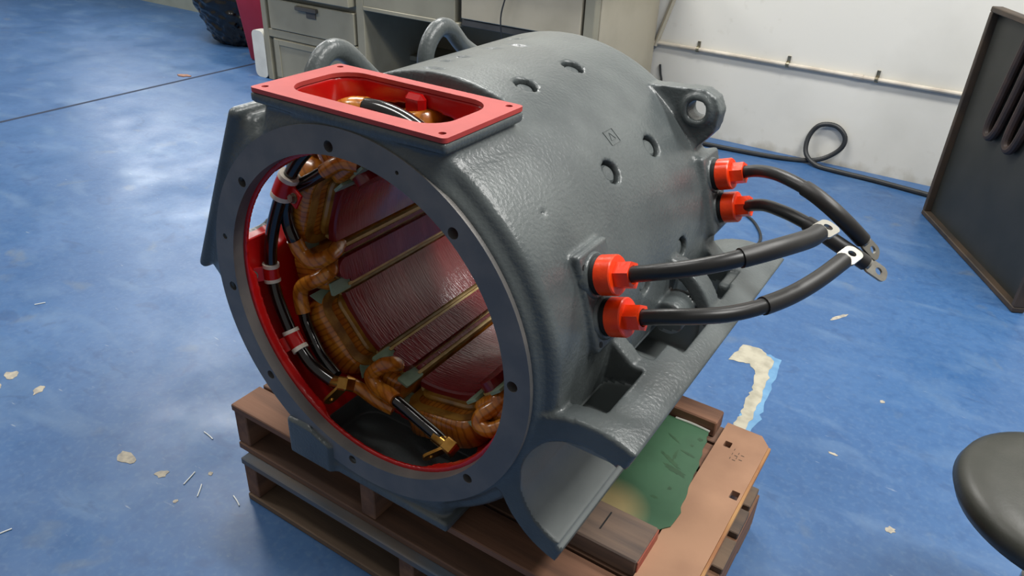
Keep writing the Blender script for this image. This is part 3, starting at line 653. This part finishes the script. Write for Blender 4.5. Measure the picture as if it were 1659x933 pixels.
# ------------------------------------------------------------------ pallets
def pallet(ox, oy, z0, label, strx, yb, woods, blue=False):
    x0, x1, y1 = -0.41+ox, 0.648+ox, 0.625
    t = empty('wooden_pallet', ((x0+x1)/2, (oy+y1)/2, z0), label, 'pallet', 'stacked pallets')
    for i, yy in enumerate((0.0, 0.26, 0.53)):
        mk('bottom_board', box(x0+0.004, x1-0.004, oy+yy, oy+yy+0.095, z0, z0+0.018, 0.002), woods[i % len(woods)], t)
    for xx in strx:
        mk('stringer', box(xx-0.02, xx+0.02, oy+0.004, y1, z0+0.018, z0+0.112, 0.002), WOODY, t)
    for i, (a, b) in enumerate(yb):
        mk('deck_board', box(x0+0.003*(i % 2), x1-0.004*(i % 3), oy+a, oy+b, z0+0.112, z0+0.13-0.0008*(i % 2), 0.002), BLUEWOOD if (blue and i == 0) else woods[(i+1) % len(woods)], t)
    return t
pallet(0, 0.0, 0.0, 'lower wooden pallet resting on the blue floor, blue paint on its front board', (-0.388, 0.09, 0.625), ((0.0, 0.09), (0.11, 0.2), (0.23, 0.32), (0.35, 0.44), (0.46, 0.54), (0.555, 0.625)), [WOODS[1], WOODS[3]], True)
pallet(-0.034, 0.022, 0.13, 'upper wooden pallet directly under the grey motor frame', (-0.422, -0.03, 0.592), ((0.0, 0.085), (0.092, 0.2), (0.215, 0.32), (0.335, 0.43), (0.445, 0.53), (0.54, 0.603)), [WOODS[0], WOODS[2]])
fb = empty('fibreboard_plank', (0.59, 0.36, 0.26), 'pale brown board with pencil scribble along the right pallet edge', 'board')
mk('board', plate([[(0.538, 0.06), (0.637, 0.06), (0.638, 0.60), (0.615, 0.628), (0.535, 0.628)], rrect(0.552, 0.568, 0.545, 0.565, 0.002, 2), rrect(0.615, 0.632, 0.40, 0.425, 0.002, 2)], 0.2602, 0.2745), FIBRE, fb, smooth=None)
mk('edge_strip', box(0.6375, 0.644, 0.07, 0.60, 0.2602, 0.2735, 0.001), FIBRE_EDGE, fb)
mk('scribble', join(*[box(0.578+0.006*(i % 4), 0.579+0.006*(i % 4)+0.006*(i % 2), 0.512+0.008*(i//2), 0.5135+0.008*(i//2)+0.005*((i+1) % 2), 0.2744, 0.2749) for i in range(9)]), DARK, fb, smooth=None)
ft = empty('timber_block', (0.43, 0.17, 0.26), 'dark grey-brown timber end lying below the axle opening', 'timber')
mk('timber', box(0.27, 0.537, 0.118, 0.218, 0.2605, 0.302, 0.003), TIMBER, ft)
mk('painted_end', box(0.5371, 0.5395, 0.120, 0.216, 0.262, 0.300, 0.001), REDPAINT, ft)
mk('saw_cut', box(0.445, 0.448, 0.15, 0.20, 0.3018, 0.3024), DARK, ft, smooth=None)
mk('timber_block', box(0.34, 0.522, 0.575, 0.628, 0.2605, 0.302, 0.003), WOODS[2], label='brown timber block at the rear corner beside the green sheet', cat='timber')
gpts = ragged([(0.33, 0.234), (0.41, 0.236), (0.53, 0.224), (0.552, 0.27), (0.546, 0.33), (0.537, 0.39), (0.53, 0.45), (0.52, 0.52), (0.512, 0.568), (0.33, 0.57)], 0.0025, 12, 4)
gs = empty('green_sheet', (0.44, 0.40, 0.26), 'torn green card sheet with dark stains lying on the pallet', 'sheet')
mk('sheet', plate([gpts], 0.2755, 0.2775), GREEN, gs, smooth=None)
STAIN = mat('green_stain', L(46, 76, 50), L(56, 90, 60), 30, 0.5)
for i, (x, y, r, sx, sy) in enumerate(((0.475, 0.43, 0.013, 2.4, 0.4), (0.495, 0.405, 0.015, 1.9, 0.5), (0.478, 0.45, 0.008, 0.5, 2.4), (0.505, 0.53, 0.006, 1, 1), (0.507, 0.35, 0.004, 1, 1.4), (0.49, 0.31, 0.005, 1.6, .8), (0.455, 0.50, 0.009, 2.0, .35), (0.50, 0.47, 0.008, 2.2, .5), (0.497, 0.50, 0.004, 1, 1))):
    mk('stain', plate([[(p[0], p[1]) for p in chip(x, y, r, 40+i, None, 0, sx, sy, -0.5+0.3*(i % 3), 26)[0][:26]]], 0.2774, 0.27775), STAIN, gs, smooth=None)
mk('torn_edge', tube([(0.43, 0.570, 0.2772), (0.47, 0.572, 0.2775), (0.512, 0.569, 0.2772)], 0.0026, 6), CARD, gs)

# ------------------------------------------------------------------ bench along the wall
dk = empty('metal_workbench', (-2.1, 3.0, 0), 'grey-beige steel desk with drawers standing against the wall', 'desk')
def dpart(name, vf, m, p=None): return mk(name, vf, m, p if p is not None else dk, 30)
dpart('pedestal', join(box(-3.28, -3.235, 2.6, 3.36, 0, 0.90, 0.004), box(-2.45, -2.39, 2.6, 3.36, 0, 0.90, 0.004), box(-3.24, -2.45, 2.604, 2.64, 0.285, 0.335, 0.003), box(-3.24, -2.45, 2.63, 3.36, 0.0, 0.9)), DESK)
dd = dpart('drawer', box(-3.205, -2.47, 2.597, 2.64, 0.34, 0.525, 0.004), DESK)
dpart('pull', join(box(-2.94, -2.76, 2.572, 2.6, 0.487, 0.512, 0.004), box(-2.86, -2.78, 2.588, 2.598, 0.45, 0.487, 0.003)), DESK_DK, dd)
dpart('drawer', box(-3.205, -2.47, 2.56, 2.64, 0.56, 0.80, 0.004), DESK)
cdoor = dpart('cupboard_door', join(box(-3.20, -2.47, 2.61, 2.64, 0.03, 0.28, 0.003), box(-3.195, -3.15, 2.603, 2.62, 0.03, 0.275, 0.002), box(-3.15, -2.47, 2.603, 2.62, 0.24, 0.275, 0.002)), DESK)
dpart('apron', box(-2.39, -1.73, 2.6, 2.66, 0.575, 0.9, 0.004), DESK)
dpart('apron_lip', box(-2.39, -1.70, 2.596, 2.64, 0.555, 0.578, 0.003), DESK)
dpart('kneehole_back', box(-2.39, -0.93, 3.30, 3.34, 0.0, 0.9), DESK)
dpart('kneehole_shelf', box(-2.39, -1.2, 3.0, 3.30, 0.20, 0.23, 0.003), DESK)
dd = dpart('drawer', box(-1.685, -0.965, 2.597, 2.68, 0.605, 0.9, 0.004), DESK_LT)
dpart('drawer_case', box(-1.72, -0.96, 2.64, 3.3, 0.60, 0.9), DESK_DK)
dpart('rail', box(-1.69, -0.96, 2.61, 2.66, 0.565, 0.60, 0.003), DESK_DK)
dpart('corner_post', box(-0.950, -0.893, 2.6, 2.66, 0, 0.9, 0.004), DESK)
dpart('side_panel', box(-0.93, -0.89, 2.664, 3.38, 0.02, 0.9, 0.003), DESK_LT)
dpart('desktop', box(-3.30, -0.78, 2.56, 3.395, 0.90, 0.94, 0.006), DESK)
dpart('brace', tube([(-0.885, 3.385, 0.46), (-0.80, 3.385, 0.76), (-0.80, 3.385, 0.9)], 0.013, 6, 0), DESK_LT)
mk('thin_wire', tube([(-1.36, 2.545, 1.0), (-1.365, 2.548, 0.80), (-1.40, 2.55, 0.65), (-1.39, 2.57, 0.48)], 0.004, 6), CORD, label='thin dark wire hanging in front of the desk drawer', cat='wire')
mk('thin_wire', tube([(-0.842, 3.39, 0.36), (-0.832, 3.39, 0.31), (-0.818, 3.388, 0.26), (-0.80, 3.38, 0.1), (-0.78, 3.37, 0.007)], 0.006, 6), CORD, label='thin dark wire hanging down the wall beside the desk', cat='wire')

# bag, bin, white board
def bag():
    n, m = 150, 80; rg = np.random.RandomState(4); A, T = np.meshgrid(np.arange(n)*2*math.pi/n, np.arange(m+1)/m)
    base = 0.25+0.19*np.sin(np.minimum(T*1.25, 1)*math.pi/2); lowr = np.clip(T/0.10, 0, 1); base = base*(0.80+0.20*np.sqrt(1-(1-lowr)**2))
    dsp = 0
    for q in range(26):
        fa, ft = rg.randint(1, 9), rg.uniform(-30, 30); dsp = dsp+(1-np.abs(np.sin((fa*A+ft*T)*0.5*2+rg.rand()*6.28+1.6*np.sin(rg.randint(1, 5)*A+rg.uniform(-9, 9)*T+rg.rand()*6))))*rg.uniform(0.002, 0.0085)
    r = base+dsp-0.045
    P = np.stack([-4.25+0.80*r*np.cos(A)-0.10*T, 3.18+0.62*r*np.sin(A), 0.62*T+0.001], 2).reshape(-1, 3); f = []
    for i in range(m):
        for k in range(n):
            a, b = i*n+k, i*n+(k+1) % n; f.append((a, b, b+n, a+n))
    f.append(tuple(range(n))[::-1]); f.append(tuple(m*n+k for k in range(n))); return [tuple(p) for p in P], f
mk('refuse_bag', bag(), BAG, smooth=60, label='crumpled shiny black plastic refuse bag on the floor', cat='bag')
def bin_shape():
    v, f = [], []; lv = [(0.0, 0.120), (0.012, 0.130), (0.55, 0.178), (0.555, 0.192), (0.58, 0.194), (0.58, 0.182), (0.06, 0.128)]
    for z, hwid in lv: v += [(-3.655+p[0], 2.985+p[1], z+0.001) for p in rrect(-hwid, hwid, -hwid, hwid, 0.045, 5)]
    n = len(v)//len(lv)
    for i in range(len(lv)-1):
        for k in range(n):
            a, b = i*n+k, i*n+(k+1) % n; f.append((a, b, b+n, a+n))
    f.append(tuple(range(n))[::-1]); f.append(tuple((len(lv)-1)*n+k for k in range(n))); return v, f
mk('waste_bin', bin_shape(), BIN, smooth=40, label='tall red plastic waste bin between bag and desk', cat='bin')
mk('white_panel', plate([rrect(-3.40, -3.286, -0.0, 0.305, 0.035, 5)], -2.66, -2.60, frame_mat((0, 0, 0.001), (1, 0, 0), (0, 0, 1), (0, -1, 0))), WPLAST, label='white rounded plastic panel standing against the desk end', cat='panel')

# cable at the foot of the wall
mk('power_cord', tube([(-0.72, 3.225, 0.013), (-0.4, 3.235, 0.013), (-0.1, 3.27, 0.013), (0.066, 3.325, 0.013), (0.16, 3.355, 0.035), (0.232, 3.372, 0.10), (0.238, 3.38, 0.165), (0.18, 3.382, 0.212), (0.10, 3.378, 0.20), (0.062, 3.365, 0.13), (0.075, 3.335, 0.05), (0.15, 3.29, 0.014), (0.26, 3.272, 0.013), (0.45, 3.262, 0.013), (0.75, 3.225, 0.013), (1.1, 3.20, 0.013)], 0.0125, 10), CORD, label='thick black cord along the wall foot with one upright loop', cat='cord')
mk('floor_cable', tube([(-0.15, 2.62, 0.006), (0.031, 2.449, 0.006), (0.101, 2.379, 0.006), (0.163, 2.27, 0.006), (0.182, 2.173, 0.006), (0.152, 2.079, 0.006), (0.06, 2.03, 0.006), (-0.1, 1.9, 0.006)], 0.006, 8), CORD, label='thin black cord curling on the floor behind the motor', cat='cable')

# framed steel panel standing at the right
pn = empty('steel_panel', (0.9, 2.6, 0), 'dark grey framed steel panel standing upright near the wall', 'panel')
A_, B_ = Vector((0.705, 2.99, 0)), Vector((1.118, 2.205, 0)); ex = (B_-A_).normalized(); nn = Vector((ex.y, -ex.x, 0)); nn = nn if nn.x < 0 else -nn
ln = (B_-A_).length; MP = frame_mat(A_+Vector((0, 0, 0.001)), ex, -nn, (0, 0, 1)); Ht = 0.925
pb = lambda *a: xf(box(*a), MP)
mk('sheet', pb(0.02, ln-0.02, 0.030, 0.036, 0.02, Ht-0.02), PANEL, pn, smooth=None)
mk('frame_rail', pb(0, ln, 0.0, 0.045, 0.0, 0.022, 0.003), PANEL_FR, pn); mk('frame_rail', pb(0, ln, 0.0, 0.045, Ht-0.022, Ht, 0.003), PANEL_FR, pn)
mk('frame_post', pb(0, 0.022, 0.0, 0.045, 0.022, Ht-0.022, 0.003), PANEL_FR, pn); mk('frame_post', pb(ln-0.022, ln, 0.0, 0.045, 0.022, Ht-0.022, 0.003), PANEL_FR, pn)
for u in (0.30, 0.46):
    pa = [MP @ Vector(q) for q in ((u+0.02, 0.014, 0.86), (u-0.01, 0.012, 0.66), (u-0.03, 0.012, 0.52), (u-0.01, 0.012, 0.475), (u+0.035, 0.012, 0.50), (u+0.07, 0.012, 0.64), (u+0.10, 0.014, 0.86))]
    mk('hook_rod', tube(pa, 0.017, 10), HOOK, pn)

# stool at the right edge
st = empty('round_stool', (1.165, 0.56, 0), 'round black vinyl stool seat at the right edge', 'stool')
MS = Matrix.Translation((1.168, 0.565, 0))
mk('seat', lathe([(0.0, 0.395), (0.17, 0.395), (0.192, 0.405), (0.201, 0.425), (0.195, 0.444), (0.178, 0.455), (0.14, 0.460), (0.0, 0.462)], 64, MS), VINYL, st, smooth=60)
mk('gas_column', lathe([(0.03, 0.07), (0.03, 0.25), (0.016, 0.25), (0.016, 0.395), (0.0, 0.395)], 24, MS), CHROME, st)
for k in range(5):
    a = rad(20+72*k); e = Vector((math.cos(a), math.sin(a), 0)); c0 = Vector((1.168, 0.565, 0))
    mk('leg', tube([c0+e*0.02+Vector((0, 0, 0.095)), c0+e*0.08+Vector((0, 0, 0.075)), c0+e*0.12+Vector((0, 0, 0.062))], 0.016, 10), CORD, st)
    mk('caster', lathe([(0.0, -0.012), (0.024, -0.012), (0.0245, 0), (0.024, 0.012), (0.0, 0.012)], 20, frame_mat(c0+e*0.12+Vector((0, 0, 0.0255)), e, (0, 0, 1), e.cross(Vector((0, 0, 1))))), BLACK, st)

# clippings scattered on the floor
for i, (x, y, l, a, lb) in enumerate(((-1.671, 0.187, 0.032, 1.07, 'short pale clipping lying alone on the floor at far left'), (-0.772, -0.388, 0.030, 1.24, 'pale clipping at the lower left picture edge'), (-0.671, 0.088, 0.043, -0.13, 'pale clipping nearest the upper pallet corner'),
        (-0.578, -0.041, 0.045, 1.88, 'left of two close grey clippings on the floor'), (-0.523, -0.053, 0.041, 2.25, 'right of two close grey clippings on the floor'), (-0.423, -0.024, 0.040, -0.34, 'pale clipping just below the lower pallet corner'))):
    e = Vector((math.cos(a), math.sin(a), 0))*l/2; c0 = Vector((x, y, 0.0017))
    mk('wire_clipping', tube([c0-e, c0+e*0.1+Vector((0, 0.001, 0)), c0+e], 0.0016, 6), STRAW, label=lb, cat='clipping', group='clippings on the floor')
mk('dry_leaf', chip(-3.743, 2.282, 0.035, 77, None, 0.006, 1.4, 0.7, 0.4), mat('dry_leaf_brown', L(150, 112, 92), None, rough=0.8), smooth=None, label='small brown scrap lying near the floor joint', cat='scrap')
